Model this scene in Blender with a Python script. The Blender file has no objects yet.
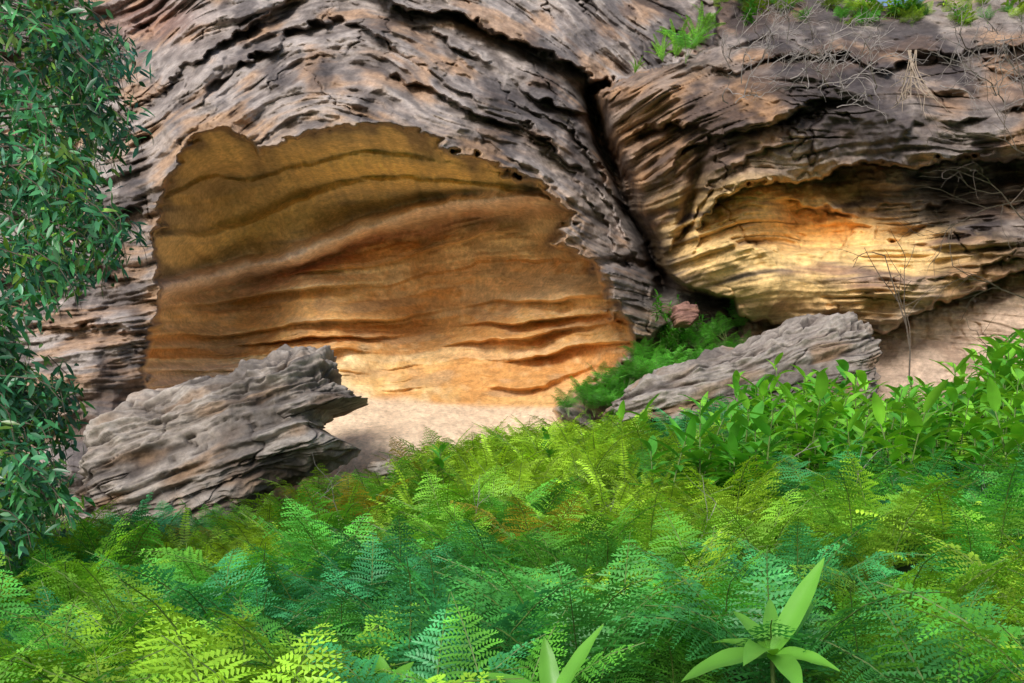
import bpy, math, random
import numpy as np
random.seed(7); rng=np.random.default_rng(7)
F=1000.0; CZ=1.6; HV=520.0
def W(u,v,d): return ((u-512)/F*d, d, CZ+(HV-v)/F*d)

# ---------------- noise ----------------
_p=np.random.default_rng(3).permutation(256).astype(np.int32); _p=np.concatenate([_p,_p,_p])
_g=np.random.default_rng(5).normal(size=(256,3)).astype(np.float32); _g/=np.linalg.norm(_g,axis=1)[:,None]
def pn(x,y,z):
    x,y,z=np.broadcast_arrays(np.asarray(x,np.float32),np.asarray(y,np.float32),np.asarray(z,np.float32))
    xi=np.floor(x).astype(np.int32); yi=np.floor(y).astype(np.int32); zi=np.floor(z).astype(np.int32)
    xf=x-xi; yf=y-yi; zf=z-zi
    def f(t): return t*t*t*(t*(t*6-15)+10)
    a,b,c=f(xf),f(yf),f(zf)
    out=0
    for dx in (0,1):
        wx=a if dx else 1-a
        for dy in (0,1):
            wy=b if dy else 1-b
            for dz in (0,1):
                wz=c if dz else 1-c
                h=_p[_p[_p[(xi+dx)&255]+((yi+dy)&255)]+((zi+dz)&255)]
                g=_g[h]
                out=out+wx*wy*wz*(g[...,0]*(xf-dx)+g[...,1]*(yf-dy)+g[...,2]*(zf-dz))
    return out*1.6
def sst(x,a,b):
    t=np.clip((x-a)/(b-a),0,1); return t*t*(3-2*t)
def rbf(pts,U,V):
    P=np.array(pts,float); n=len(P); S=300.
    X=P[:,:2]/S
    def k(r2): return 0.5*r2*np.log(r2+1e-9)
    d=((X[:,None]-X[None])**2).sum(-1)
    A=np.zeros((n+3,n+3)); A[:n,:n]=k(d)+np.eye(n)*0.004
    A[:n,n]=1;A[:n,n+1:]=X;A[n,:n]=1;A[n+1:,:n]=X.T
    w=np.linalg.solve(A,np.concatenate([P[:,2],[0,0,0]]))
    out=w[n]+w[n+1]*U/S+w[n+2]*V/S
    for i in range(n):
        out=out+w[i]*k((U/S-X[i,0])**2+(V/S-X[i,1])**2)
    return out
def sdf(poly,U,V):
    P=np.array(poly,float); n=len(P)
    best=np.full(U.shape,1e12); ins=np.zeros(U.shape,bool)
    for i in range(n):
        ax,ay=P[i]; bx,by=P[(i+1)%n]
        ex,ey=bx-ax,by-ay
        t=np.clip(((U-ax)*ex+(V-ay)*ey)/(ex*ex+ey*ey),0,1)
        best=np.minimum(best,(U-ax-t*ex)**2+(V-ay-t*ey)**2)
        if ay!=by:
            c=((ay>V)!=(by>V))&(U<(bx-ax)*(V-ay)/(by-ay)+ax)
            ins^=c
    d=np.sqrt(best); return np.where(ins,-d,d)
def line(pts,U,sm=18):
    xs=np.arange(-700,1800,4.); P=np.array(pts,float)
    ys=np.interp(xs,P[:,0],P[:,1])
    if sm>0:
        kk=np.exp(-0.5*(np.arange(-int(sm),int(sm)+1)*4/sm)**2); kk/=kk.sum()
        pad=len(kk)//2; ys=np.convolve(np.pad(ys,pad,mode='edge'),kk,'valid')
    return np.interp(U,xs,ys)

# ---------------- ground height ----------------
def ground(x,y):
    x=np.asarray(x,float); y=np.asarray(y,float)
    ye=np.clip(y,-4,17.5)
    g=(0.148+np.where(x<0,.108,.062)*np.tanh(x/6.5))*np.where(ye>0,ye,ye*0.6)
    return g+0.10*pn(x*.5,y*.5,0.3)+0.04*pn(x*1.7,y*1.7,4.3)

def mesh_grid(name,X,Y,Z,mat,col=None,st=None,closed_u=False,smooth=True):
    r,c=X.shape
    me=bpy.data.meshes.new(name)
    co=np.stack([X,Y,Z],-1).reshape(-1,3).astype(np.float32)
    idx=np.arange(r*c,dtype=np.int32).reshape(r,c)
    if closed_u: idx=np.concatenate([idx,idx[:,:1]],1)
    q=np.stack([idx[:-1,:-1],idx[1:,:-1],idx[1:,1:],idx[:-1,1:]],-1).reshape(-1,4)
    me.vertices.add(len(co)); me.vertices.foreach_set('co',co.ravel())
    me.loops.add(q.size); me.loops.foreach_set('vertex_index',q.ravel())
    me.polygons.add(len(q)); me.polygons.foreach_set('loop_start',np.arange(0,q.size,4,dtype=np.int32))
    me.polygons.foreach_set('loop_total',np.full(len(q),4,np.int32))
    me.polygons.foreach_set('use_smooth',np.full(len(q),smooth,bool))
    me.update(calc_edges=True)
    if col is not None:
        a=me.attributes.new('Col','FLOAT_COLOR','POINT')
        cc=np.ones((len(co),4),np.float32); cc[:,:3]=col.reshape(-1,3); a.data.foreach_set('color',cc.ravel())
    if st is not None:
        a=me.attributes.new('strat','FLOAT','POINT'); a.data.foreach_set('value',st.ravel().astype(np.float32))
    me.materials.append(mat)
    ob=bpy.data.objects.new(name,me); bpy.context.collection.objects.link(ob); return ob

# ---------------- materials ----------------
def nt(name):
    m=bpy.data.materials.new(name); m.use_nodes=True; t=m.node_tree
    return m,t,t.nodes['Principled BSDF'],t.nodes['Material Output']
def rock_mat(name,bump=0.5):
    m,t,b,o=nt(name); N=t.nodes; L=t.links
    a=N.new('ShaderNodeAttribute'); a.attribute_name='Col'
    s=N.new('ShaderNodeAttribute'); s.attribute_name='strat'
    g=N.new('ShaderNodeNewGeometry'); sp=N.new('ShaderNodeSeparateXYZ'); L.new(g.outputs['Position'],sp.inputs[0])
    cb=N.new('ShaderNodeCombineXYZ')
    L.new(sp.outputs[0],cb.inputs[0]); L.new(sp.outputs[1],cb.inputs[1])
    mm=N.new('ShaderNodeMath'); mm.operation='MULTIPLY'; mm.inputs[1].default_value=4; L.new(s.outputs['Fac'],mm.inputs[0]); L.new(mm.outputs[0],cb.inputs[2])
    n1=N.new('ShaderNodeTexNoise'); n1.inputs['Scale'].default_value=3.0; n1.inputs['Detail'].default_value=9; n1.inputs['Roughness'].default_value=0.7; L.new(cb.outputs[0],n1.inputs['Vector'])
    n2=N.new('ShaderNodeTexNoise'); n2.inputs['Scale'].default_value=14; n2.inputs['Detail'].default_value=8; n2.inputs['Roughness'].default_value=0.7; L.new(g.outputs['Position'],n2.inputs['Vector'])
    r1=N.new('ShaderNodeMapRange'); r1.inputs[1].default_value=.3; r1.inputs[2].default_value=.7; r1.inputs[3].default_value=.76; r1.inputs[4].default_value=1.25; L.new(n1.outputs['Fac'],r1.inputs[0])
    r2=N.new('ShaderNodeMapRange'); r2.inputs[1].default_value=.3; r2.inputs[2].default_value=.7; r2.inputs[3].default_value=.72; r2.inputs[4].default_value=1.3; L.new(n2.outputs['Fac'],r2.inputs[0])
    mu=N.new('ShaderNodeMath'); mu.operation='MULTIPLY'; L.new(r1.outputs[0],mu.inputs[0]); L.new(r2.outputs[0],mu.inputs[1])
    vm=N.new('ShaderNodeVectorMath'); vm.operation='SCALE'; L.new(a.outputs['Color'],vm.inputs[0]); L.new(mu.outputs[0],vm.inputs['Scale'])
    L.new(vm.outputs[0],b.inputs['Base Color'])
    b.inputs['Roughness'].default_value=.88; b.inputs['Specular IOR Level'].default_value=.25
    ad=N.new('ShaderNodeMath'); ad.operation='ADD'; L.new(n1.outputs['Fac'],ad.inputs[0]); L.new(n2.outputs['Fac'],ad.inputs[1])
    bp=N.new('ShaderNodeBump'); bp.inputs['Strength'].default_value=bump; bp.inputs['Distance'].default_value=.06; L.new(ad.outputs[0],bp.inputs['Height']); L.new(bp.outputs[0],b.inputs['Normal'])
    return m
MR=rock_mat('weathered_sandstone',.55)
def leaf_mat(name,color=None,trans=.35,rough=.45,attr='tint',spec=.4,vary=.35):
    m,t,b,o=nt(name); N=t.nodes; L=t.links
    if color is None:
        a=N.new('ShaderNodeAttribute'); a.attribute_type='INSTANCER'; a.attribute_name=attr; src=a.outputs['Color']
    else:
        a=N.new('ShaderNodeAttribute'); a.attribute_name='Col'; src=a.outputs['Color']
    g=N.new('ShaderNodeNewGeometry'); n=N.new('ShaderNodeTexNoise'); n.inputs['Scale'].default_value=5; n.inputs['Detail'].default_value=2
    L.new(g.outputs['Position'],n.inputs['Vector'])
    r=N.new('ShaderNodeMapRange'); r.inputs[1].default_value=.3;r.inputs[2].default_value=.7;r.inputs[3].default_value=1-vary;r.inputs[4].default_value=1+vary; L.new(n.outputs['Fac'],r.inputs[0])
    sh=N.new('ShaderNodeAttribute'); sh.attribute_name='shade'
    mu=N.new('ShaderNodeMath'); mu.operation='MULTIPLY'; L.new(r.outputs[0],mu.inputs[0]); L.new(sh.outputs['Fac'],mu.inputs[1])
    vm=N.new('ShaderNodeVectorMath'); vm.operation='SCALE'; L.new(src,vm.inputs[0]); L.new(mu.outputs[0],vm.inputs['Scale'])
    L.new(vm.outputs[0],b.inputs['Base Color']); b.inputs['Roughness'].default_value=rough; b.inputs['Specular IOR Level'].default_value=spec
    tr=N.new('ShaderNodeBsdfTranslucent'); hs=N.new('ShaderNodeVectorMath'); hs.operation='MULTIPLY'; hs.inputs[1].default_value=(1.5,1.3,.5); L.new(vm.outputs[0],hs.inputs[0]); L.new(hs.outputs[0],tr.inputs['Color'])
    mx=N.new('ShaderNodeMixShader'); mx.inputs[0].default_value=trans; L.new(b.outputs[0],mx.inputs[1]); L.new(tr.outputs[0],mx.inputs[2]); L.new(mx.outputs[0],o.inputs['Surface'])
    return m
M_FERN=leaf_mat('fern_leaf',vary=.25); M_BROAD=leaf_mat('broad_leaf',rough=.35,spec=.5,vary=.2)
M_TREE=leaf_mat('gum_leaf',color=True,rough=.35,spec=.6,trans=.25)
def plain(name,c,rough=.8,scale=6,var=.4,bump=.3):
    m,t,b,o=nt(name); N=t.nodes; L=t.links
    g=N.new('ShaderNodeNewGeometry'); n=N.new('ShaderNodeTexNoise'); n.inputs['Scale'].default_value=scale; n.inputs['Detail'].default_value=8; L.new(g.outputs['Position'],n.inputs['Vector'])
    cr=N.new('ShaderNodeValToRGB'); cr.color_ramp.elements[0].position=.3; cr.color_ramp.elements[1].position=.7
    cr.color_ramp.elements[0].color=(*[x*(1-var) for x in c],1); cr.color_ramp.elements[1].color=(*[x*(1+var) for x in c],1)
    L.new(n.outputs['Fac'],cr.inputs[0]); L.new(cr.outputs[0],b.inputs['Base Color']); b.inputs['Roughness'].default_value=rough
    bp=N.new('ShaderNodeBump'); bp.inputs['Strength'].default_value=bump; L.new(n.outputs['Fac'],bp.inputs['Height']); L.new(bp.outputs[0],b.inputs['Normal'])
    return m
M_GROUND=plain('leaf_litter_soil',(.035,.055,.018),.95,9,.5,.6)
M_BARK=plain('bark',(.10,.075,.055),.9,20,.4)
M_TWIG=plain('dead_twig',(.24,.21,.19),.9,20,.3)
M_STEM=plain('green_stem',(.10,.16,.03),.6,20,.3)

# ---------------- cliff ----------------
us=np.concatenate([np.linspace(-520,-30,90,endpoint=False),np.arange(-30,1055,1.0),np.linspace(1055,1550,90)])
nv=760
tt=np.linspace(0,1,nv)
vtop=np.interp(us,[-520,690,760,850,872,884,918,932,960,1550],[-130,-130,-60,-14,-4,6,5,-6,-20,-60])
U=np.repeat(us[None],nv,0); V=vtop[None]+(575-vtop[None])*tt[:,None]
U=U.astype(float)
n_a=pn(U/45,V/30,1.5); n_b=pn(U/14,V/8,7.5); n_c=pn(U/5,V/4,3.5)
UW=U+12*n_a+6*n_b+2*n_c; VW=V+11*pn(U/50,V/35,11.5)+6*pn(U/13,V/9,21.5)+2*pn(U/5,V/5,31.5)
main_pts=[(-500,0,18),(-500,500,16),(-200,200,18),(-200,400,17),(0,0,20.5),(0,200,19),(0,350,17.8),(30,370,17.2),(100,380,17),(130,330,17.2),(100,250,17.8),(140,180,17.8),(130,100,19),(140,30,20.5),
(178,140,17.8),(160,220,17.8),(150,300,17.6),(140,390,17.3),(250,120,17.5),(330,105,17.2),(400,110,17.),(450,125,17),(500,145,17.1),(550,170,17.3),(590,220,17.6),(620,280,17.6),(640,330,17.7),(200,80,18.5),(300,60,18.4),(400,40,18.3),(500,70,18.2),(560,110,18.3),(600,150,18.8),(630,220,19.2),(300,20,19.3),(450,20,19.2),(200,20,19.8),(600,60,19.5),(600,0,20.5),(400,-60,20.5),(720,0,21),(200,-60,21),(650,40,20),
(0,450,16.8),(100,450,16.6),(640,400,17.4),(640,460,16.7),(680,330,18.4),(690,380,17.5),(700,300,19.0),(665,270,19.4),(720,460,16.6),(0,570,16.4),(700,570,16.3)]
cave_pts=[(160,250,18.5),(155,330,18.5),(150,390,18.2),(200,250,20.3),(200,330,20.8),(190,390,20),(190,150,18.8),(250,160,19.8),(300,140,18.3),(300,180,20.3),(250,210,21.2),(350,150,18.4),(400,150,18.2),(400,180,19.8),(350,200,21.0),(450,165,18.2),(450,185,19.7),(500,175,18.4),(550,195,18.4),
(200,262,20.8),(300,245,21.0),(400,212,20.8),(480,200,20.2),(550,215,19.5),(300,300,21.7),(400,260,21.8),(500,240,21.2),(400,320,21.9),(300,350,21.4),(500,300,21.5),(580,260,19.6),(600,300,19.4),(620,330,19.2),(560,330,20.6),(500,350,20.8),(400,370,20.9),(300,364,20.8),
(400,400,20.0),(500,400,19.7),(580,385,19.6),(350,430,18),(450,430,18),(550,420,18),(240,366,20.9),(200,395,19),(400,460,16.8),(200,430,17.8),(550,460,16.8),(300,520,16.5),(500,520,16.5),(400,575,16.4)]
right_pts=[(600,100,17.6),(620,90,17.2),(700,80,16.6),(640,170,17.4),(665,265,17.8),(700,200,16.7),(705,260,16.9),(735,190,16.0),(760,160,15.9),(740,60,17),(800,60,16.8),(900,60,16.7),(1000,60,16.7),(800,130,15.9),(900,150,15.7),(1020,150,15.7),(780,200,16.8),(860,190,16.9),(950,190,16.8),(1020,190,16.7),(740,240,16.5),(800,235,17.2),(760,290,16.3),(840,280,16.2),(880,250,16.4),(900,300,16.0),(960,260,15.7),(1024,245,15.6),(860,308,16.2),(1000,270,15.8),(780,332,17.6),(850,332,17.4),(900,335,17.0),(740,325,18.),(960,312,16.6),(1020,300,16.3),(900,355,16.7),(1000,340,16.3),(880,400,16.5),(1000,400,15.8),(750,380,17.3),(800,450,16.5),(1000,480,15.3),(1300,100,15.6),(1300,300,15.3),(1500,100,15.5),(1500,300,15),(1500,570,14.),(1500,0,17),(750,10,18.3),(900,10,18.3),(1024,10,18.3),(800,-60,21),(800,570,16),(1000,570,14.8)]
cave_poly=[(176,144),(205,131),(232,130),(256,154),(280,138),(310,128),(350,122),(400,132),(440,144),(500,164),(540,178),(568,200),(582,217),(566,236),(592,262),(604,280),(612,300),(624,330),(632,352),(615,368),(590,385),(560,410),(640,600),(120,600),(160,430),(146,405),(143,370),(148,330),(160,300),(158,260),(164,200)]
right_poly=[(722,-200),(715,45),(660,68),(622,78),(592,95),(602,135),(622,180),(630,212),(648,235),(655,266),(690,290),(735,300),(742,330),(735,420),(700,700),(1700,700),(1700,-200)]
sc=sdf(cave_poly,UW,VW); sr=sdf(right_poly,U+3*n_b+1.5*n_c+3*n_a,V+3*n_b+2*n_c)
mc=1-sst(sc,-6,2); mr=1-sst(sr,-4,3)
Dm=rbf(main_pts,U,V); Dc=rbf(cave_pts,U,V); Dr=rbf(right_pts,U,V)
lt=line([(-600,-200),(330,-60),(380,-8),(430,8),(500,34),(560,60),(612,78),(680,90)],UW,6)
dv=VW-lt
Dm+= -1.0*(1-sst(dv,-3,3))*np.exp(np.clip(dv,-400,0)/90.) + 0.5*sst(dv,-3,3)*np.exp(-np.clip(dv,0,400)/18.)
ledges=[([(120,150),(190,108),(240,66),(300,30),(340,18),(400,44),(450,86),(520,120),(600,190),(640,250)],.45,14),
 ([(120,110),(200,66),(260,20),(320,-10),(420,24),(520,84),(620,130)],.35,12),
 ([(100,190),(170,150),(230,100),(290,66),(350,56),(420,80),(470,112),(540,140),(610,230),(640,290)],.28,10),
 ([(60,240),(130,200),(150,230),(160,260)],.3,10),([(20,330),(80,318),(150,335)],.3,12),([(0,290),(90,262),(160,290)],.25,10),
 ([(440,60),(520,100),(590,150),(640,230)],.2,8)]
for i,(pts,a,w) in enumerate(ledges):
    dv=VW-line(pts,UW,7); x0,x1=pts[0][0],pts[-1][0]
    win=sst(U,x0,x0+35)*(1-sst(U,x1-35,x1))*np.clip(.75+1.5*pn(U/60,V/300,i*5.3),0,1.5)
    Dm+=win*a*(-1.1*(1-sst(dv,-3,2))*np.exp(np.clip(dv,-400,0)/(w*2.6))+.8*sst(dv,-3,2)*np.exp(-np.clip(dv,0,400)/w))
Dm-=0.55*np.exp(-np.clip(sc,0,200)/14.)*(V<300)
sp=sdf([(598,268),(630,266),(660,276),(668,320),(650,345),(625,345),(610,300)],UW,VW)
Dm-=0.9*(1-sst(sp,-9,1))
Dm+=0.5*np.exp(-((sp-6)/5.)**2)*(V<275)
def gb(cx,cy,rx,ry,th=0):
    c,s=math.cos(th),math.sin(th); x=(U-cx)*c+(V-cy)*s; y=-(U-cx)*s+(V-cy)*c
    return np.exp(-(x/rx)**2-(y/ry)**2)
# cave interior relief
lr=line([(120,292),(170,279),(200,270),(300,245),(350,225),(400,206),(450,196),(550,190),(620,190)],UW*.4+U*.6,10)
vs=V+.35*(VW-V)
dv=vs-lr
Dc+=0.7*(1-sst(dv,-4,5))*np.exp(np.clip(dv,-400,0)/20.)*(1-sst(U,430,560))
Dc-=0.5*np.exp(-((dv-9)/9.)**2)*(1-sst(U,480,600))
Dc+=0.7*sst(dv,14,24)*np.exp(-np.clip(dv-20,0,400)/30.)*(1-sst(U,560,610))
d2=vs-line([(160,235),(200,236),(250,222),(300,196),(340,182),(420,176),(500,186),(560,200)],U,12)
Dc+=.35*(1-sst(d2,-4,4))*np.exp(np.clip(d2,-400,0)/16.)-.2*sst(d2,-4,4)*np.exp(-np.clip(d2,0,400)/14.)
d4=vs-line([(160,200),(200,176),(250,178),(300,165),(360,152),(430,156),(520,176)],U,12)
Dc+=.3*(1-sst(d4,-3,4))*np.exp(np.clip(d4,-400,0)/12.)
Dc+=.5*gb(228,192,38,20,-.35)
# stepped beds of the back wall : every bed bulges outward then undercuts sharply at its base
wall=sst(V-lr,16,34)*(1-sst(V,385,398))
bedline=line([(100,286),(200,280),(300,262),(400,238),(500,222),(600,214)],U,30)
fl_=np.clip((V-230)/170.,0,1)
flat=line([(100,396),(250,392),(400,398),(520,394),(640,366)],U,30)
rel_y=(V-bedline)/(flat-bedline)            # 0 at top of wall, 1 at floor
rel_y=rel_y+.060*pn(U/110,V/60,61.)+.022*pn(U/34,V/24,62.)+.008*pn(U/11,V/9,63.)
qb=rel_y*7.0+.45*np.sin(rel_y*9.)+.25*pn(rel_y*6,.5,.5)
bi=np.floor(qb); bt=qb-bi
prof=np.where(bt<.86,(bt/.86)**1.6,1-sst(bt,.86,1.0))
ba=np.clip(.55+1.7*pn(U/95,bi*7.31,3.3),.04,1.4)
Dc-=wall*.46*ba*prof
qb2=qb*2.7+.3; bi2=np.floor(qb2); bt2=qb2-bi2; prof2=np.where(bt2<.8,(bt2/.8)**1.5,1-sst(bt2,.8,1.))
Dc-=wall*.10*np.clip(.2+2*pn(U/50,bi2*5.7,9.3),0,1.4)*prof2
Dc+=0.4*gb(505,172,22,8)-0.3*gb(380,164,70,8,-.05)
Dc+=-.5*gb(330,325,70,28,.2)+.5*gb(430,330,50,26)-.5*gb(530,315,50,22,-.4)+.35*gb(250,310,40,14)
# right block features
l=line([(600,300),(690,262),(705,215),(722,192),(760,180),(800,182),(860,166),(950,160),(1050,150),(1500,140)],UW,5)
dv=VW-l; win=sst(U,690,720)
Dr+=win*(1.1*sst(dv,-2,3)*np.exp(-np.clip(dv,0,400)/30.)-.4*(1-sst(dv,-2,3))*np.exp(np.clip(dv,-400,0)/30.))
l=line([(600,316),(740,310),(800,322),(850,316),(890,326),(930,306),(1024,270),(1200,262)],UW,5)
dv=VW-l; win=sst(U,700,745)
Dr+=win*(0.9*sst(dv,-2,3)*np.exp(-np.clip(dv,0,400)/25.)-.2*(1-sst(dv,-2,3))*np.exp(np.clip(dv,-400,0)/20.))
l=line([(700,240),(738,236),(780,250),(830,246),(860,226),(900,236),(940,222),(1024,232),(1200,240)],UW,6)
dv=VW-l; win=sst(U,715,740)
Dr+=win*(-.5*sst(dv,-2,4)*np.exp(-np.clip(dv,0,400)/25.)+.3*(1-sst(dv,-2,4))*np.exp(np.clip(dv,-400,0)/14.))
Dr-=0.5*gb(655,95,45,14,-.1); Dr+=.7*gb(690,205,8,50,.25)
for (pts,a,w,u0,u1) in [([(600,130),(680,118),(740,135),(800,110),(900,128),(1050,105)],.4,16,600,1100),([(640,190),(690,150),(760,120),(840,95),(950,100)],.3,14,630,900),([(720,70),(800,50),(880,66),(1050,40)],.35,14,700,1200),([(650,262),(690,222),(720,170),(760,146),(820,140)],.25,12,645,830),([(760,200),(850,212),(940,205),(1050,196)],.3,8,750,1100),([(860,300),(930,276),(1040,250)],.25,10,850,1100)]:
    dv=VW-line(pts,UW,5); win=sst(U,u0,u0+30)*(1-sst(U,u1-60,u1))*np.clip(.6+1.7*pn(U/50,a*40,3.3),0,1.3)
    Dr+=win*a*(sst(dv,-2,3)*np.exp(-np.clip(dv,0,400)/w)-.8*(1-sst(dv,-2,3))*np.exp(np.clip(dv,-400,0)/(w*2)))
D0=Dm*(1-mc)+Dc*mc
D0=D0*(1-mr)+Dr*mr
cre=sdf([(590,92),(606,140),(628,185),(634,215),(652,240),(660,272),(664,290),(657,272),(648,240),(628,215),(620,190),(600,142)],U,V)
D0+=2.2*np.exp(-(np.clip(cre,0,100)/7.)**2)*(V<300)
Xb,Zb=(U-512)/F*D0, CZ+(HV-V)/F*D0
lm=line([(-600,230),(0,230),(140,190),(200,120),(300,62),(380,55),(450,88),(550,150),(650,250),(800,330)],U,34)
lc=line([(100,300),(300,262),(450,225),(600,225)],U,30)
lrr=line([(560,300),(650,240),(700,200),(760,168),(850,160),(1024,150),(1500,130)],U,16)
sm_=(lm*np.clip(1-(V-200)/300,0.35,1)*.85-V)*0.018
sc_=(lc*np.clip(1-(V-230)/200,0.15,1)-V)*0.021
sr_=(lrr*np.clip(1-(V-180)/250,0.25,1)-V)*0.016
S=np.where(mr>.5,sr_,np.where(mc>.5,sc_,sm_))
S=S+0.40*pn(Xb*.35,Zb*.35,.2)+0.13*pn(Xb*.9,Zb*.9,5.2)+.02*pn(Xb*3,Zb*3,6.2)+.008*pn(Xb*8,Zb*8,6.9)
off=np.where(mr>.5,40.,np.where(mc>.5,20.,0.))
def lay(fx,fs,o): return pn(U/55.*fx+off,V/400.+o,S*fs+o*3.7)
l1=lay(.45,.9,.5); l2_=lay(.8,2.4,1.5); l3_=lay(1.6,6.2,2.5); l4_=lay(3.2,13.5,3.5)
b1=lay(.17,3.0,5.5); b2=lay(.32,8,6.5)
g1=np.clip(1-np.abs(lay(.16,2.6,7.5))/.05,0,1); g2=np.clip(1-np.abs(lay(.3,5.,8.5))/.07,0,1)
iso0=pn(Xb*.4+off,Zb*.4,18.1); iso1=pn(Xb*.8+off,Zb*.8,8.1); iso2=pn(Xb*2.1,Zb*2.1+off,9.1); iso3=pn(Xb*5,Zb*5,10.1); iso4=pn(Xb*13,Zb*13,12.1)
am1=sst(pn(Xb*.6+4,Zb*.6,14.1),-.35,.35); am2=sst(pn(Xb*.8+14,Zb*.8,15.1),-.35,.35); am3=sst(pn(Xb*.55+24,Zb*.55,16.1)+.25*iso2,-.25,.3)
crk=np.clip(1-np.abs(pn(Xb*.9+.25*S,Zb*.45+7,19.1)+.15*iso3)/.04,0,1)*am2
def saw(l,k): return np.tanh(k*l)
strong=.3+.7*am3
fineE=strong*((.03+.09*am1)*saw(l2_,4)+(.02+.08*am2)*saw(l3_,4)+(.015+.03*am1)*saw(l4_,3)+.11*saw(b1,5)+.05*saw(b2,4))+.12*g1*am2+.05*g2*am1+.15*np.abs(iso2)+.045*iso3+.02*iso4+.15*crk
ext=.30*l1+.55*np.abs(iso1)+.3*iso0+fineE
inn=.16*l1+.06*l2_+.012*saw(b2,3)*am1+.04*g1*am2+.02*g2*am3+.24*iso1+.10*iso2+.025*iso3+.008*iso4
rgh=.3*l1+.55*np.abs(iso1)+.25*iso0+fineE*.95
lowr=sst(V-line([(700,336),(860,330),(930,316),(1024,285),(1200,275)],U,6)+6*n_b,0,10)
sm2=np.clip(gb(800,268,85,34)*1.2+gb(790,215,70,22)*1.2+lowr,0,1)
rgh=rgh*(1-.5*sm2)
disp=ext*(1-mc)+inn*mc; disp=disp*(1-mr)+rgh*mr
D=D0+disp
X=(U-512)/F*D; Y=D.copy(); Z=CZ+(HV-V)/F*D
# ---- colours ----
def C(*c): return np.array(c,float)
def mix(a,b,t): return a*(1-t[...,None])+b*t[...,None]
cn=pn(Xb*.5,Zb*.5+3,S*2.)+.5*pn(Xb*1.5,Zb*1.5,S*7); cn2=pn(Xb*.9+9,Zb*.9,S*2+7); cn3=pn(Xb*2.5+9,Zb*2.5,S*11+7); cn4=pn(Xb*9,Zb*9,44.)
bl=pn(Xb*.8+3,Zb*.4,30.1)+.5*pn(Xb*2.4+3,Zb*1.0,31.1)+.25*cn3+.2*iso3
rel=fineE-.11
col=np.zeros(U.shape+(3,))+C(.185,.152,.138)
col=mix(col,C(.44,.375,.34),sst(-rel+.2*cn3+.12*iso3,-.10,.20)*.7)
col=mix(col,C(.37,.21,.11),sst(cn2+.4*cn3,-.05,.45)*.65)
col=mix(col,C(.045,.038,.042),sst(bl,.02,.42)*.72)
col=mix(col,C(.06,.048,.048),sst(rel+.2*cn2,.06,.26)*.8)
rimn=np.exp(-np.clip(sc,0,200)/16.)
col=mix(col,C(.38,.23,.12),rimn*.5*sst(cn3,-.4,.3))
col=mix(col,C(.30,.13,.09),np.clip(gb(150,20,45,20),0,1)*.5)
# cave
cc=np.zeros(U.shape+(3,))+C(.76,.47,.18)
h1=pn(U/260.,bi*9.17,5.5)+.25*iso2       # every bed has its own tone
h2=pn(U/180.,bi2*6.13,15.5)+.25*iso3
cc=mix(cc,C(.58,.27,.08),sst(h1,.0,.35)*.8)
cc=mix(cc,C(.88,.70,.42),sst(-h1,.0,.35)*.8)
cc=mix(cc,C(.62,.33,.13),sst(h2,.05,.35)*.5)
cc=mix(cc,C(.90,.68,.38),sst(-h2,.05,.35)*.45)
bandn=pn(Xb*.2+5,3.,S*2.2)+.7*iso1
cc=mix(cc,C(.50,.25,.08),sst(bandn,.1,.6)*.5)
cc=mix(cc,C(.48,.36,.22),sst(cn2+.6*iso2,.1,.5)*.4)
cc=mix(cc,C(.30,.14,.06),np.clip(.6*g1*am2+.4*g2*am3,0,1)*.4)
ceil=1-sst(vs-lr,-6,2)
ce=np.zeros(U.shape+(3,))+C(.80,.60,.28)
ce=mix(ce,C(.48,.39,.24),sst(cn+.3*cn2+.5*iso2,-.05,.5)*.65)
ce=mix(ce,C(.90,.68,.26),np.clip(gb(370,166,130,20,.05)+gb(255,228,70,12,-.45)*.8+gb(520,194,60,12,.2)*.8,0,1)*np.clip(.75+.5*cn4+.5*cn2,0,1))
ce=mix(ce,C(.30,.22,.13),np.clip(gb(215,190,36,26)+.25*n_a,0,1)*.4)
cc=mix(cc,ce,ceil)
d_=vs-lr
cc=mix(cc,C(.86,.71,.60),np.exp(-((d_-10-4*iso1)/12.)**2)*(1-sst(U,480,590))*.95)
cc=mix(cc,C(.58,.23,.14),np.exp(-((d_-27-5*iso1)/6.)**2)*(1-sst(U,440,560))*sst(U,230,300)*.6)
cc=mix(cc,C(.42,.37,.26),np.clip(gb(480,222,90,13,-.05),0,1)*.45)
fl=line([(100,372),(200,364),(280,360),(330,384),(400,400),(480,404),(560,406),(640,380)],U,6)+6*n_a
cc=mix(cc,C(.78,.59,.41),sst(V-fl,-4,6)*.95)
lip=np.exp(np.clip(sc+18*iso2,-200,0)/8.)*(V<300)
cc=mix(cc,C(.19,.15,.12),np.clip(lip*1.1,0,1)*.75)
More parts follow.
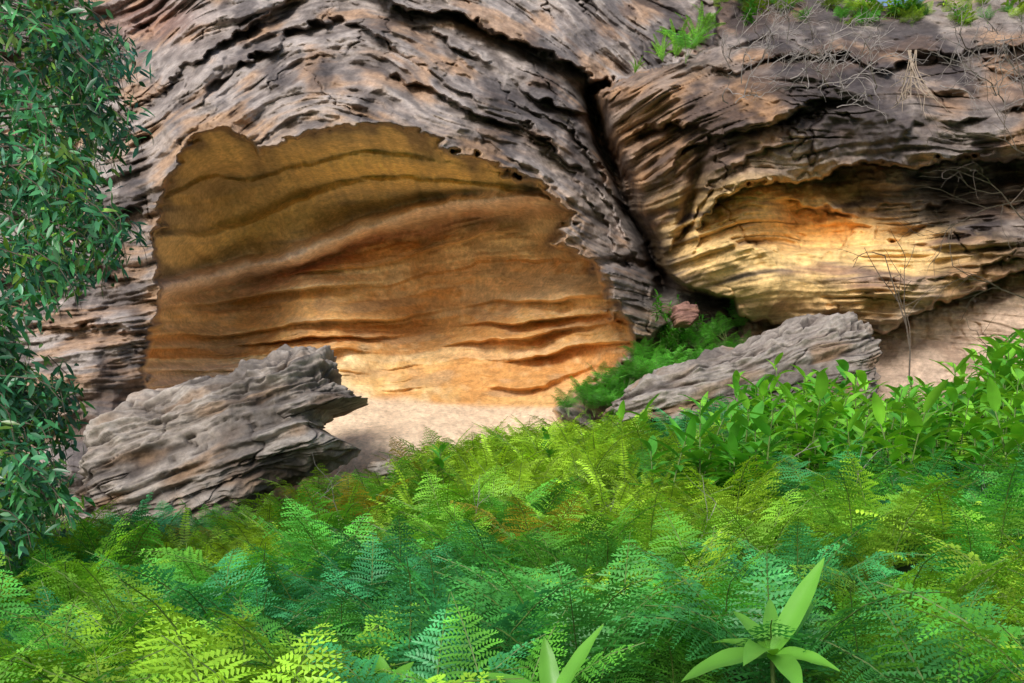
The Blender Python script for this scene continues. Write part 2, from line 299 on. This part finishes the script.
# right
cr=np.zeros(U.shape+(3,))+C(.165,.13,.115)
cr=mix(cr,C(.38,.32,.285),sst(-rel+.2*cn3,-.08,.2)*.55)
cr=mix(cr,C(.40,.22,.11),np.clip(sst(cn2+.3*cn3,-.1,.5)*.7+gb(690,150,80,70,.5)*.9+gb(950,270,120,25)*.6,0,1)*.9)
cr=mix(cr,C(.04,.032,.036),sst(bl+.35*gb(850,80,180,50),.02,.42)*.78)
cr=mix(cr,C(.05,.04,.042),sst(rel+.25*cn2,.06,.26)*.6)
cr=mix(cr,C(.04,.035,.038),np.clip(gb(960,185,90,14)*1.2,0,1)*.7)  # shadow in the recess under the brow, painted into the rock colour
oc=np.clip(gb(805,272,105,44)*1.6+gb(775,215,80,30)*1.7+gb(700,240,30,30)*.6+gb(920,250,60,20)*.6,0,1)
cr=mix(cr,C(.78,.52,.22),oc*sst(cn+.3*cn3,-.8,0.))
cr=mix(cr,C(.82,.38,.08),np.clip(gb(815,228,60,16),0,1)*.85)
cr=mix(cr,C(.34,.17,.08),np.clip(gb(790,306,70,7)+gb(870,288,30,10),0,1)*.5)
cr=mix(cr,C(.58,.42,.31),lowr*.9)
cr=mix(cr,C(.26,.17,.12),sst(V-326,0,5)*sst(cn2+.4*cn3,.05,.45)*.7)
cr=mix(cr,C(.10,.07,.05),np.clip(g1*am2,0,1)*.6)
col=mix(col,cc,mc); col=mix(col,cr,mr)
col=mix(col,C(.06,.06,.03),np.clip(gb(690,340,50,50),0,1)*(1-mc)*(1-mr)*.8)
col=np.clip(col*(1+((.22*cn3)*(1-mc)+.16*cn4)[...,None]),0.01,.9)
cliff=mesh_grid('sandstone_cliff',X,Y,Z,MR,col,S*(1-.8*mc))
def onsheet(u,v):
    i=int(np.argmin(np.abs(us-u))); j=int(np.clip(round((v-vtop[i])/(575-vtop[i])*(nv-1)),0,nv-1))
    return X[j,i],Y[j,i],Z[j,i]

# ---------------- boulders ----------------
def boulder(name,outl,A,B,yc,T,ang,base,light,dark,seed,lean=0,p=.6,nu=560,nw=260,amp=1):
    P=np.array([W(u,v,yc) for u,v in outl])[:,[0,2]]
    P2=np.concatenate([P,P[:1]]); L=np.concatenate([[0],np.cumsum(np.linalg.norm(np.diff(P2,axis=0),axis=1))])
    s=np.linspace(0,L[-1],nu,endpoint=False); ox=np.interp(s,L,P2[:,0]); oz=np.interp(s,L,P2[:,1])
    a=np.array(W(*A,yc))[[0,2]]; b=np.array(W(*B,yc))[[0,2]]
    ab=b-a; t=np.clip(((ox-a[0])*ab[0]+(oz-a[1])*ab[1])/(ab@ab),0,1)
    k=np.ones(31)/31; t=np.convolve(np.concatenate([t[-15:],t,t[:15]]),k,'valid')
    mx_,mz_=a[0]+t*ab[0],a[1]+t*ab[1]
    ph=np.linspace(0.0,math.pi,nw)[:,None]
    r=np.sin(ph)**p; yy=-np.sign(np.cos(ph))*np.abs(np.cos(ph))**.75*T
    x=mx_+(ox-mx_)*r; z=mz_+(oz-mz_)*r; ly=lean*(z-a[1]); y=yc+yy+0*x+ly
    kf=(yc+ly)/yc; x=x*kf; z=CZ+(z-CZ)*kf      # keep proportions of the leaning slab
    ca,sa=math.cos(ang),math.sin(ang)
    st=-x*sa+z*ca; al=x*ca+z*sa
    st=st+.10*pn(x*.7,y*.7,z*.7+seed)+.02*pn(x*3,y*3,z*3+seed)
    def q(fa,fs,o): return pn(al*fa+seed,y*fa*.7+o,st*fs+o)
    i3=pn(x*6,y*6,z*6)
    m1=sst(pn(x*.8,y*.8,z*.8+seed+3),-.3,.3)
    gq=np.clip(1-np.abs(q(.3,3.5,11.3))/.06,0,1)
    d=.10*q(.7,1.8,.3)+.04*np.tanh(4*q(.3,5,4.3))+.022*np.tanh(4*q(.6,12,5.3))+(.015+.04*m1)*np.tanh(4*q(1.0,4.5,1.3))+(.01+.03*m1)*np.tanh(4*q(2.2,11,2.3))+.018*np.tanh(3*q(4,24,3.3))+.20*np.abs(pn(x*1.2,y*1.2,z*1.2+seed))+.08*np.abs(pn(x*3.1,y*3.1,z*3.1+seed))+.03*i3+.014*pn(x*15,y*15,z*15)+.06*gq
    crk=np.clip(1-np.abs(q(.7,3.1,9.3)+.1*i3)/.035,0,1); d+=.08*crk
    d*=amp
    nx=(ox-mx_); nz=(oz-mz_); nl=np.sqrt(nx**2+nz**2)+1e-6
    sn=np.sin(ph); cs=-np.cos(ph)
    x=x+nx/nl*sn*-d; z=z+nz/nl*sn*-d; y=y+cs*-d
    n3=pn(x*4,y*4,st*20+2); n2=pn(x*1.2,y*1.2,st*4+2)
    c=np.zeros(x.shape+(3,))+C(*base)
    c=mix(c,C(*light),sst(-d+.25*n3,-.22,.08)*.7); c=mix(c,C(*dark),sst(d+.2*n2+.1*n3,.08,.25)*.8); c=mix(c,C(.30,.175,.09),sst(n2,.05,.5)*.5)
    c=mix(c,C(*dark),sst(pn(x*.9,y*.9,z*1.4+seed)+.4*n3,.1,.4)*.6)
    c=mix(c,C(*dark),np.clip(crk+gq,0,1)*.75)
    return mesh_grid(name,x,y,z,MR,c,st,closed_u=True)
boulder('sandstone_boulder',[(90,440),(120,408),(158,393),(195,384),(235,377),(256,362),(280,350),(310,344),(330,352),(340,364),(340,384),(368,399),(350,407),(330,412),(322,426),(338,438),(362,450),(345,464),(300,480),(262,500),(235,520),(190,545),(150,560),(104,556),(84,500),(86,470)],
 (150,475),(290,420),15.2,1.0,.33,(.23,.19,.16),(.44,.38,.33),(.06,.048,.044),3.3,lean=.35)
boulder('sandstone_boulder',[(600,412),(622,393),(660,370),(700,354),(740,343),(800,320),(838,315),(860,328),(872,350),(874,385),(866,405),(800,430),(700,440),(610,430)],
 (650,408),(830,370),15.9,.9,.3,(.19,.155,.135),(.38,.33,.29),(.05,.04,.037),8.3,lean=.4)
boulder('red_rock',[(668,318),(672,305),(684,300),(696,306),(700,320),(690,330),(674,330)],(680,316),(688,316),17.4,.25,.2,(.26,.13,.10),(.36,.2,.16),(.12,.06,.05),5.,nu=160,nw=80,amp=.4)
boulder('small_rock',[(365,470),(372,458),(395,455),(410,465),(408,478),(380,482)],(380,468),(398,468),15.6,.25,.2,(.3,.25,.2),(.45,.4,.35),(.12,.1,.08),6.,nu=160,nw=80,amp=.4)

# ---------------- ground ----------------
gx=np.concatenate([np.linspace(-400,-20,30,endpoint=False),np.linspace(-20,20,240),np.linspace(20,400,31)[1:]])
gy=np.concatenate([np.linspace(-400,-5,30,endpoint=False),np.linspace(-5,20,160),np.linspace(20,400,31)[1:]])
GX,GY=np.meshgrid(gx,gy); GZ=ground(GX,GY)
mesh_grid('ground',GX,GY,GZ,M_GROUND)

# ---------------- mesh builder ----------------
class MB:
    def __init__(s): s.v=[];s.f=[];s.m=[];s.sh=[];s.c=[]
    def poly(s,pts,m=0,sh=1.,c=(1,1,1)):
        n=len(s.v); s.v+= [tuple(p) for p in pts]; s.sh+=[sh]*len(pts); s.c+=[c]*len(pts)
        s.f.append(tuple(range(n,n+len(pts)))); s.m.append(m)
    def grid(s,rows,m=0,sh=1.,c=(1,1,1)):
        n=len(s.v); w=len(rows[0])
        for r in rows: s.v+=[tuple(p) for p in r]; s.sh+=[sh]*w; s.c+=[c]*w
        for i in range(len(rows)-1):
            for j in range(w-1):
                s.f.append((n+i*w+j,n+i*w+j+1,n+(i+1)*w+j+1,n+(i+1)*w+j)); s.m.append(m)
    def tube(s,pts,r0,r1,k=4,m=0,sh=1.,c=(1,1,1)):
        pts=[np.array(p,float) for p in pts]; n=len(s.v); N=len(pts)
        for i,p in enumerate(pts):
            t=pts[min(i+1,N-1)]-pts[max(i-1,0)]; t/=np.linalg.norm(t)+1e-9
            a=np.cross(t,(0.3,.9,.2)); a/=np.linalg.norm(a)+1e-9; b=np.cross(t,a); r=r0+(r1-r0)*i/(N-1)
            for j in range(k):
                th=2*math.pi*j/k; s.v.append(tuple(p+r*(a*math.cos(th)+b*math.sin(th)))); s.sh.append(sh); s.c.append(c)
        for i in range(N-1):
            for j in range(k):
                s.f.append((n+i*k+j,n+i*k+(j+1)%k,n+(i+1)*k+(j+1)%k,n+(i+1)*k+j)); s.m.append(m)
    def obj(s,name,mats,link=True,smooth=False,parent=None):
        me=bpy.data.meshes.new(name); me.from_pydata(s.v,[],s.f)
        for m in mats: me.materials.append(m)
        me.polygons.foreach_set('material_index',s.m)
        a=me.attributes.new('shade','FLOAT','POINT'); a.data.foreach_set('value',np.array(s.sh,np.float32))
        a=me.attributes.new('Col','FLOAT_COLOR','POINT'); cc=np.ones((len(s.v),4),np.float32); cc[:,:3]=s.c; a.data.foreach_set('color',cc.ravel())
        if smooth: me.polygons.foreach_set('use_smooth',np.ones(len(s.f),bool))
        me.update(); ob=bpy.data.objects.new(name,me)
        if link: bpy.context.collection.objects.link(ob)
        if parent: ob.parent=parent
        return ob
def rotz(v,a): c,s=math.cos(a),math.sin(a); return np.array([v[0]*c-v[1]*s,v[0]*s+v[1]*c,v[2]])

def frond(mb,az,L,a0,a1,wide,nP,start,rnd,lacy=True):
    n=28; pos=[np.zeros(3)]; T=[]
    for i in range(n):
        t=i/(n-1); a=a0+(a1-a0)*t**1.3
        T.append(np.array([math.sin(a),0,math.cos(a)]))
        pos.append(pos[-1]+T[-1]*L/n)
    tw=rnd.uniform(-.5,.5)
    S0=np.array([0,math.cos(tw),math.sin(tw)])
    mb.tube([rotz(p,az) for p in pos[::4]+[pos[-1]]],.006,.0015,3,m=1)
    spc=L*(1-start)/nP
    for i in range(nP):
        q=(i+.3)/nP; t=start+(1-start)*q; k=t*(n-1); i0=min(int(k),n-2); fr=k-i0
        P=pos[i0]*(1-fr)+pos[i0+1]*fr; Tn=T[i0]; Sn=S0-Tn*(S0@Tn); Sn/=np.linalg.norm(Sn); Nn=np.cross(Tn,Sn)
        prof=((1-q)**.85)*(min(1,.6+q*3)) if lacy else min(1,(1-q)**.55*1.05)*min(1,.4+q*3)
        pl=wide*L*prof+.012
        for sd in (-1,1):
            d=Sn*sd*.9+Tn*(.45+rnd.uniform(-.1,.1))+Nn*rnd.uniform(-.2,.2); d/=np.linalg.norm(d)
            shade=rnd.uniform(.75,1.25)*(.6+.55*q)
            if lacy:
                nq=max(3,min(11,int(pl/.02)))
                dr=-rnd.uniform(.25,.5)*pl
                e=Tn-d*(Tn@d); e/=np.linalg.norm(e)
                for j in range(nq):
                    z_=(j+.5)/nq; Q=P+d*pl*z_+np.array([0,0,dr*z_*z_])
                    ql=min(pl*.3,spc*.78)*(1-z_)**.7*(.7+.3*min(1,z_*4))+.005
                    wd=pl/nq*.44
                    for s2 in (-1,1):
                        f=e*s2*.92+d*.5+Nn*rnd.uniform(-.3,.15); f/=np.linalg.norm(f)
                        mb.poly([rotz(v,az) for v in (Q-d*wd*.5,Q+f*ql*.5+d*wd,Q+f*ql,Q+f*ql*.5-d*wd)],0,shade*(1+.15*z_))
                tip=P+d*pl+np.array([0,0,dr])
                mb.poly([rotz(v,az) for v in (P+e*.003,P-e*.003,tip)],0,shade*.9)
            else:
                e=Tn-d*(Tn@d); e/=np.linalg.norm(e); w=L*(1-start)/nP*.40
                M=P+d*pl*.5+np.array([0,0,-.04*pl]); E=P+d*pl+np.array([0,0,-.3*pl])
                mb.poly([rotz(v,az) for v in (P+e*w*.6,P-e*w*.6,M-e*w,M+e*w)],0,shade)
                mb.poly([rotz(v,az) for v in (M+e*w,M-e*w,E)],0,shade*1.1)
FERN=bpy.data.collections.new('fern_plants')
for k in range(7):
    rnd=random.Random(k+10); mb=MB(); lacy=k<5
    nf=rnd.randint(5,7) if lacy else 10
    for i in range(nf):
        az=2*math.pi*(i+rnd.uniform(-.3,.3))/nf
        if lacy: frond(mb,az,rnd.uniform(.75,1.1),rnd.uniform(-.05,.25),rnd.uniform(.95,1.85),rnd.uniform(.26,.34),15,.34,rnd)
        else: frond(mb,az,rnd.uniform(.65,.95),rnd.uniform(.05,.35),rnd.uniform(.8,1.7),.10,30,.1,rnd,False)
    FERN.objects.link(mb.obj('fern_%d'%k,[M_FERN,M_STEM],link=False))
def leaf(mb,base,dirv,up,L,w,droop,fold=.25,n=7,m=0,sh=1.,c=(1,1,1)):
    d=np.array(dirv,float); d/=np.linalg.norm(d); u=np.array(up,float); u=u-d*(u@d); u/=np.linalg.norm(u)+1e-9; s=np.cross(d,u)
    rows=[]; p=np.array(base,float)
    for i in range(n+1):
        t=i/n; ww=w*(math.sin(math.pi*min(1,t**.8*.97+.03))**.8)+.001
        dd=d+np.array([0,0,-droop*t*1.6]); dd/=np.linalg.norm(dd)
        if i: p=p+dd*L/n
        wav=.06*w*math.sin(t*17)
        rows.append([p+s*ww+u*(fold*ww+wav),p+s*ww*.5+u*fold*.4*ww,p,p-s*ww*.5+u*fold*.4*ww,p-s*ww+u*(fold*ww-wav)] if n>3 else [p+s*ww+u*fold*ww,p,p-s*ww+u*fold*ww])
    mb.grid(rows,m,sh,c)
def broad(mb,rnd,H,nl,L,w,org=(0,0,0)):
    o=np.array(org,float); lean=np.array([rnd.uniform(-.2,.2),rnd.uniform(-.2,.2),1]); 
    pts=[o+lean*H*t*np.array([t,t,1]) for t in np.linspace(0,1,6)]
    mb.tube(pts,.012*max(1,H),.004,5,m=1)
    for i in range(nl):
        t=.25+.75*i/nl; az=i*2.4+rnd.uniform(-.4,.4); P=o+lean*H*t*np.array([t,t,1])
        el=.15+1.0*(t-.25)+rnd.uniform(-.2,.25)
        d=(math.cos(az)*math.cos(el),math.sin(az)*math.cos(el),math.sin(el))
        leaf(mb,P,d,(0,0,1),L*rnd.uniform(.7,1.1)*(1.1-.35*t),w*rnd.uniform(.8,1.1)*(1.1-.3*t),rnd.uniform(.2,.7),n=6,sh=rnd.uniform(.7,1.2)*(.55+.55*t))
BROAD=bpy.data.collections.new('broadleaf_plants')
for k in range(5):
    rnd=random.Random(k+50); mb=MB()
    for j in range(3):
        broad(mb,rnd,rnd.uniform(.6,1.1),rnd.randint(12,16),.38,.052,(rnd.uniform(-.22,.22),rnd.uniform(-.22,.22),0))
    BROAD.objects.link(mb.obj('broadleaf_%d'%k,[M_BROAD,M_STEM],link=False,smooth=True))

def scatter(name,items,coll):
    n=len(items); me=bpy.data.meshes.new(name); me.from_pydata([i[0] for i in items],[],[])
    a=me.attributes.new('rot','FLOAT_VECTOR','POINT'); a.data.foreach_set('vector',np.array([i[1] for i in items],np.float32).ravel())
    a=me.attributes.new('scl','FLOAT','POINT'); a.data.foreach_set('value',np.array([i[2] for i in items],np.float32))
    a=me.attributes.new('idx','INT','POINT'); a.data.foreach_set('value',np.array([i[3] for i in items],np.int32))
    a=me.attributes.new('tint','FLOAT_COLOR','POINT'); a.data.foreach_set('color',np.array([(*i[4],1) for i in items],np.float32).ravel())
    ob=bpy.data.objects.new(name,me); bpy.context.collection.objects.link(ob)
    g=bpy.data.node_groups.new(name+'_gn','GeometryNodeTree')
    g.interface.new_socket('Geometry',in_out='INPUT',socket_type='NodeSocketGeometry'); g.interface.new_socket('Geometry',in_out='OUTPUT',socket_type='NodeSocketGeometry')
    N=g.nodes;L=g.links; gi=N.new('NodeGroupInput'); go=N.new('NodeGroupOutput')
    ip=N.new('GeometryNodeInstanceOnPoints'); ci=N.new('GeometryNodeCollectionInfo'); ci.inputs['Collection'].default_value=coll; ci.inputs['Separate Children'].default_value=True; ci.inputs['Reset Children'].default_value=True
    def na(nm,ty):
        x=N.new('GeometryNodeInputNamedAttribute'); x.data_type=ty; x.inputs['Name'].default_value=nm; return x.outputs['Attribute']
    er=N.new('FunctionNodeEulerToRotation'); L.new(na('rot','FLOAT_VECTOR'),er.inputs[0])
    mp=N.new('GeometryNodeMeshToPoints'); L.new(gi.outputs[0],mp.inputs[0])
    L.new(mp.outputs[0],ip.inputs['Points']); L.new(ci.outputs[0],ip.inputs['Instance']); ip.inputs['Pick Instance'].default_value=True
    L.new(na('idx','INT'),ip.inputs['Instance Index']); L.new(er.outputs[0],ip.inputs['Rotation']); L.new(na('scl','FLOAT'),ip.inputs['Scale'])
    L.new(ip.outputs[0],go.inputs[0])
    md=ob.modifiers.new('scatter','NODES'); md.node_group=g
    return ob
BLUE=C(.065,.35,.12); GRN=C(.13,.47,.05); YEL=C(.40,.65,.045); ORA=C(.5,.42,.04)
R=random.Random(4)
ferns=[];broads=[]
y=2.2
while y<17.3:
    sp_=.32+.011*y
    x=-(.60*y+1.6)
    while x<.60*y+1.6:
        px=x+R.uniform(-.16,.16); py=y+R.uniform(-.16,.16); x+=sp_
        if py>12.3 and px<-2.6: continue
        if py>13.2 and px<-2.0: continue
        if py>13.9 and px<-1.7: continue
        if py>16.8 and px<3: continue
        if py>15.0 and px>1.6: continue
        if .45<px<1.45 and py<3.95: continue
        if -.25<px<.5 and py<3.5: continue
        gz=float(ground(px,py))
        u=512+1000*px/py; v=520-1000*(gz+.5-CZ)/py
        pb=sst(np.array(u+60*float(pn(px*.6,py*.6,2.))),690,760)*float(py>8.2)*float(v<530)
        pb=max(float(pb)*.9, .5*float(np.exp(-((u-680)/50)**2-((v-465)/25)**2)), .012 if u>420 else 0)
        if R.random()<pb and py>5:
            if R.random()<.88:
                t=R.random(); c=C(.09,.39,.04)*(1-t)+C(.27,.64,.05)*t
                s_=R.uniform(.75,1.3)
                if u>975 and py>11: s_*=1.35
                elif 850<u<=975 and py>11.5: s_*=.72
                broads.append(((px,py,gz-.05),(R.uniform(-.15,.15),R.uniform(-.15,.15),R.uniform(0,6.28)),s_,R.randint(0,4),c))
            continue
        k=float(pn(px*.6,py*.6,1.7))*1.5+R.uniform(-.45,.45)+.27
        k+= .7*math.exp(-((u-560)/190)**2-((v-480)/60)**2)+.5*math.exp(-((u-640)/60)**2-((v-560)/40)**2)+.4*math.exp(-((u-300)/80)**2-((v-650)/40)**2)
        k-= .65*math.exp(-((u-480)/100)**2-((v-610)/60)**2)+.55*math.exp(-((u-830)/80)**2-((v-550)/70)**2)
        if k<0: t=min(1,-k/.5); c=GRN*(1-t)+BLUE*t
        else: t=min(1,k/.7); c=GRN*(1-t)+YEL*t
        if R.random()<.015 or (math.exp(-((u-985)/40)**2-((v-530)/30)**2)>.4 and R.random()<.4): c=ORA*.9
        c=c*R.uniform(.72,1.28)
        idx=R.randint(0,4) if (k<.45 or R.random()<.6 or py<5.5) else R.randint(5,6)
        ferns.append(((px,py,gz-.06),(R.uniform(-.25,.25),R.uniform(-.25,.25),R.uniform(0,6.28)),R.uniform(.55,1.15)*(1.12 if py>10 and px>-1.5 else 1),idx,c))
    y+=sp_*.95
for i in range(130):
    u=R.uniform(565,745); v=R.uniform(305,420)
    if v<400-(u-570)*.55: continue
    p=onsheet(u,v)
    ferns.append(((p[0],p[1]-.3,p[2]-.1),(R.uniform(0,.6),R.uniform(-.3,.3),R.uniform(0,6.28)),R.uniform(.45,.75),R.randint(0,4),GRN*R.uniform(.7,1.4)))
for i in range(18):
    u=R.uniform(650,735); v=R.uniform(315,370); p=onsheet(u,v)
    broads.append(((p[0],p[1]-.3,p[2]-.1),(.2,0,R.uniform(0,6.28)),R.uniform(.35,.5),R.randint(0,4),C(.1,.38,.04)))
for (u,v,s,c) in [(672,60,.95,C(.25,.6,.05)),(690,52,.95,C(.2,.55,.05)),(682,66,.8,C(.15,.5,.05)),(660,64,.65,C(.25,.6,.06)),(704,40,.8,C(.2,.5,.05)),(632,76,.35,C(.25,.55,.06))]:
    p=onsheet(u,v+4); ferns.append(((p[0],p[1]-.35,p[2]-.05),(.3,0,R.uniform(0,6)),s,R.randint(5,6) if R.random()<.5 else R.randint(0,4),c))
for i in range(130):
    u=R.uniform(700,1060); v=R.uniform(-25,24) if u>740 else R.uniform(-40,10)
    i0=int(np.argmin(np.abs(us-u)))
    v=max(v,vtop[i0]+1)
    if 870<u<930 and v<12: v=14
    p=onsheet(u,v); c=(GRN if R.random()<.5 else YEL)*R.uniform(.4,1.0)
    (ferns if R.random()<.8 else broads).append(((p[0],p[1]-.1,p[2]-.15),(R.uniform(0,.7),0,R.uniform(0,6.28)),R.uniform(.25,.55),R.randint(0,4),c))
scatter('fern_undergrowth',ferns,FERN); scatter('broadleaf_undergrowth',broads,BROAD)
M_BL=leaf_mat('large_leaf',color=True,rough=.38,spec=.5,vary=.15,trans=.35)
def hero(name,u,v,d,leaves,seed):
    mb=MB(); rnd=random.Random(seed); b=np.array(W(u,v,d)); g=float(ground(b[0],b[1]))
    mb.tube([(b[0],b[1],g-.05),(b[0]+.01,b[1],(g+b[2])/2),tuple(b)],.012,.008,6,m=1)
    for (lu,lv,dd,w,dr) in leaves:
        e=np.array(W(lu,lv,d+dd)); L=np.linalg.norm(e-b)
        e2=e+np.array([0,0,dr*L*.75])
        leaf(mb,b,e2-b,(0,-.5,1),L*1.05,w,dr,n=12,fold=.3,sh=rnd.uniform(.8,1.15),c=(.17,.45,.05))
    mb.obj(name,[M_BL,M_STEM],smooth=True)
hero('large_leaf_plant',552,705,3.2,[(545,640,.1,.032,.1),(600,628,-.05,.03,.1),(484,671,-.1,.035,.3),(500,690,-.25,.035,.4),(625,690,.1,.03,.4)],1)
hero('large_leaf_plant',772,655,3.6,[(822,562,.15,.04,.0),(815,600,.3,.03,.1),(712,640,.25,.035,.3),(683,678,-.1,.045,.4),(745,655,-.4,.045,.4),(838,668,-.1,.04,.4),(800,690,-.3,.045,.4),(735,610,.3,.03,.2),(770,600,.3,.03,.1)],2)
hero('large_leaf_plant',388,690,3.9,[(378,655,.1,.03,.1),(412,662,.1,.028,.2),(350,678,-.1,.03,.3)],3)

# ---------------- left gum tree ----------------
tm=MB(); R2=random.Random(12)
trunk=[(-6.1,7.9,-.2),(-6.0,7.8,1.5),(-5.7,7.7,3.2),(-5.6,7.6,5.2),(-5.3,7.6,7.5),(-5.2,7.5,9.5)]
tm.tube(trunk,.17,.06,10,m=1)
def trunk_at(z):
    zs=[p[2] for p in trunk]; return np.array([np.interp(z,zs,[p[0] for p in trunk]),np.interp(z,zs,[p[1] for p in trunk]),z])
ext_v=[-120,0,50,100,150,200,250,285,305,330,360,385,400,450,500,540,575]
ext_u=[128,122,148,138,144,140,142,126,74,30,32,44,100,112,86,60,30]
ncl=0
while ncl<820:
    v=R2.uniform(-120,585); um=np.interp(v,ext_v,ext_u)-8+30*float(pn(v/22.,3.3,9.))
    u=um-abs(R2.gauss(0,1))*80-R2.uniform(0,25)
    if u<-220: continue
    if pn(u/32.,v/32.,6.6)<-.22 and u>-10: continue
    d=R2.uniform(6.4,8.6); P=np.array(W(u,v,d)); ncl+=1
    top=P+np.array([R2.uniform(-.4,-.05),R2.uniform(-.15,.15),R2.uniform(.08,.35)])
    if ncl%8==0:
        tr=trunk_at(max(.8,top[2]-.5)); mid=(tr+top)/2+np.array([0,0,.35])
        tm.tube([tr,(tr+mid)/2+np.array([0,0,.12]),mid,top],.03,.007,5,m=1)
    tm.tube([top,(top+P)/2+np.array([.03,0,.03]),P,P+np.array([.03,0,-.14])],.005,.0015,3,m=1)
    tone=R2.random(); base=C(.03,.13,.08)*(1-tone)+C(.07,.26,.08)*tone
    if R2.random()<.12: base=C(.20,.36,.06)
    base=base*R2.uniform(.5,1.6)
    for j in range(R2.randint(18,28)):
        t=R2.random(); q=top*(1-t)+P*t+np.array([R2.gauss(0,.07),R2.gauss(0,.07),R2.gauss(0,.06)])
        az=R2.uniform(0,6.28); el=R2.uniform(-1.2,.3)
        dd=(math.cos(az)*math.cos(el),math.sin(az)*math.cos(el),math.sin(el))
        leaf(tm,q,dd,(R2.uniform(-1,1),R2.uniform(-1,0),R2.uniform(.0,1)),R2.uniform(.07,.14),R2.uniform(.011,.019),.2,n=3,fold=.2,sh=R2.uniform(.7,1.3),c=tuple(base))
tree=bpy.data.objects.new('gum_tree',None); bpy.context.collection.objects.link(tree)
tm.obj('trunk_and_crown',[M_TREE,M_BARK],smooth=True,parent=tree)

# ---------------- dead shrubs ----------------
def twigs(mb,p,d,L,r,dep,rnd,curl=.25,grav=0):
    pts=[np.array(p,float)]; d=np.array(d,float); d/=np.linalg.norm(d)
    n=6
    for i in range(n):
        d=d+np.array([rnd.gauss(0,curl),rnd.gauss(0,curl*.7),rnd.gauss(0,curl)+grav]); d/=np.linalg.norm(d)
        pts.append(pts[-1]+d*L/n)
        if dep>0 and i>0 and rnd.random()<.75:
            twigs(mb,pts[-1],d+np.array([rnd.gauss(0,.7),rnd.gauss(0,.5),rnd.gauss(0,.7)]),L*rnd.uniform(.4,.65),r*.6,dep-1,rnd,curl,grav)
    mb.tube(pts,r,r*.5,3)
rnd=random.Random(5)
mb=MB()
for i in range(34):
    u=rnd.uniform(720,870); v=rnd.uniform(35,115); p=np.array(onsheet(u,v))+np.array([0,-.25,0])
    twigs(mb,p,(rnd.uniform(-1,1),-.9,rnd.uniform(-.2,1)),rnd.uniform(.5,1.0),.011,2,rnd)
mb.obj('dead_shrub',[M_TWIG])
mb=MB()
for i in range(22):
    u=rnd.uniform(930,1060); v=rnd.uniform(10,130); p=np.array(onsheet(u,v))+np.array([0,-.25,0])
    twigs(mb,p,(rnd.uniform(-1,.6),-.9,rnd.uniform(-.6,.8)),rnd.uniform(.5,1.1),.011,2,rnd)
mb.obj('dead_shrub',[M_TWIG])
mb=MB()
twigs(mb,W(915,402,15.0),(-.3,-.1,1),2.3,.018,2,rnd,.1); mb.obj('bare_sapling',[M_BARK])
mb=MB()
for (u,v,dx) in [(1035,200,-1),(1040,330,-1),(1030,225,-.8),(1045,160,-1),(1030,300,-.6)]:
    twigs(mb,W(u,v,14.3),(dx,0,rnd.uniform(-.2,.7)),1.3,.012,2,rnd,.2)
mb.tube([W(1048,420,14.4),W(1040,320,14.35),W(1046,220,14.3),W(1030,120,14.3),W(1012,40,14.3)],.022,.008,5)
mb.obj('bare_branch',[M_BARK])
mb=MB()
for i in range(9):
    p=np.array(onsheet(895+rnd.uniform(-6,6),76))+np.array([0,-.7,0.1]); twigs(mb,p,(rnd.uniform(-.3,.3),-.1,-1),rnd.uniform(.5,.9),.012,1,rnd,.15,-.1)
mb.obj('hanging_roots',[plain('pale_root',(.35,.27,.2),.9,20,.2)])
mb=MB()
for i in range(40):
    px=rnd.uniform(-7,7); py=rnd.uniform(4,14); g=float(ground(px,py))
    twigs(mb,(px,py,g+.35),(rnd.uniform(-1,1),rnd.uniform(-1,1),rnd.uniform(.2,1)),rnd.uniform(.3,.7),.005,1,rnd,.15)
mb.obj('dry_stems',[M_TWIG])

# ---------------- light & camera ----------------
el,az=math.radians(30),math.radians(-160)
sd=np.array([math.sin(az)*math.cos(el),math.cos(az)*math.cos(el),math.sin(el)])
w=bpy.data.worlds.new('World'); bpy.context.scene.world=w; w.use_nodes=True
sk=w.node_tree.nodes.new('ShaderNodeTexSky'); sk.sky_type='NISHITA'; sk.sun_disc=False; sk.sun_elevation=el; sk.sun_rotation=az
bg=w.node_tree.nodes['Background']; bg.inputs['Strength'].default_value=.15; w.node_tree.links.new(sk.outputs[0],bg.inputs[0])
sl=bpy.data.lights.new('sun','SUN'); sl.energy=3.8; sl.angle=math.radians(22); sl.color=(1,.97,.92)
so=bpy.data.objects.new('sun',sl); bpy.context.collection.objects.link(so)
from mathutils import Vector
so.rotation_euler=Vector(-sd).to_track_quat('-Z','Y').to_euler()
cd=bpy.data.cameras.new('camera'); cd.lens=36*F/1024; cd.sensor_width=36; cd.shift_y=(HV-341.5)/1024; cd.clip_end=2000
co=bpy.data.objects.new('camera',cd); co.location=(0,0,CZ); co.rotation_euler=(math.pi/2,0,0); bpy.context.collection.objects.link(co)
scn=bpy.context.scene; scn.camera=co
scn.view_settings.view_transform='Standard'; scn.view_settings.look='None'; scn.view_settings.exposure=0
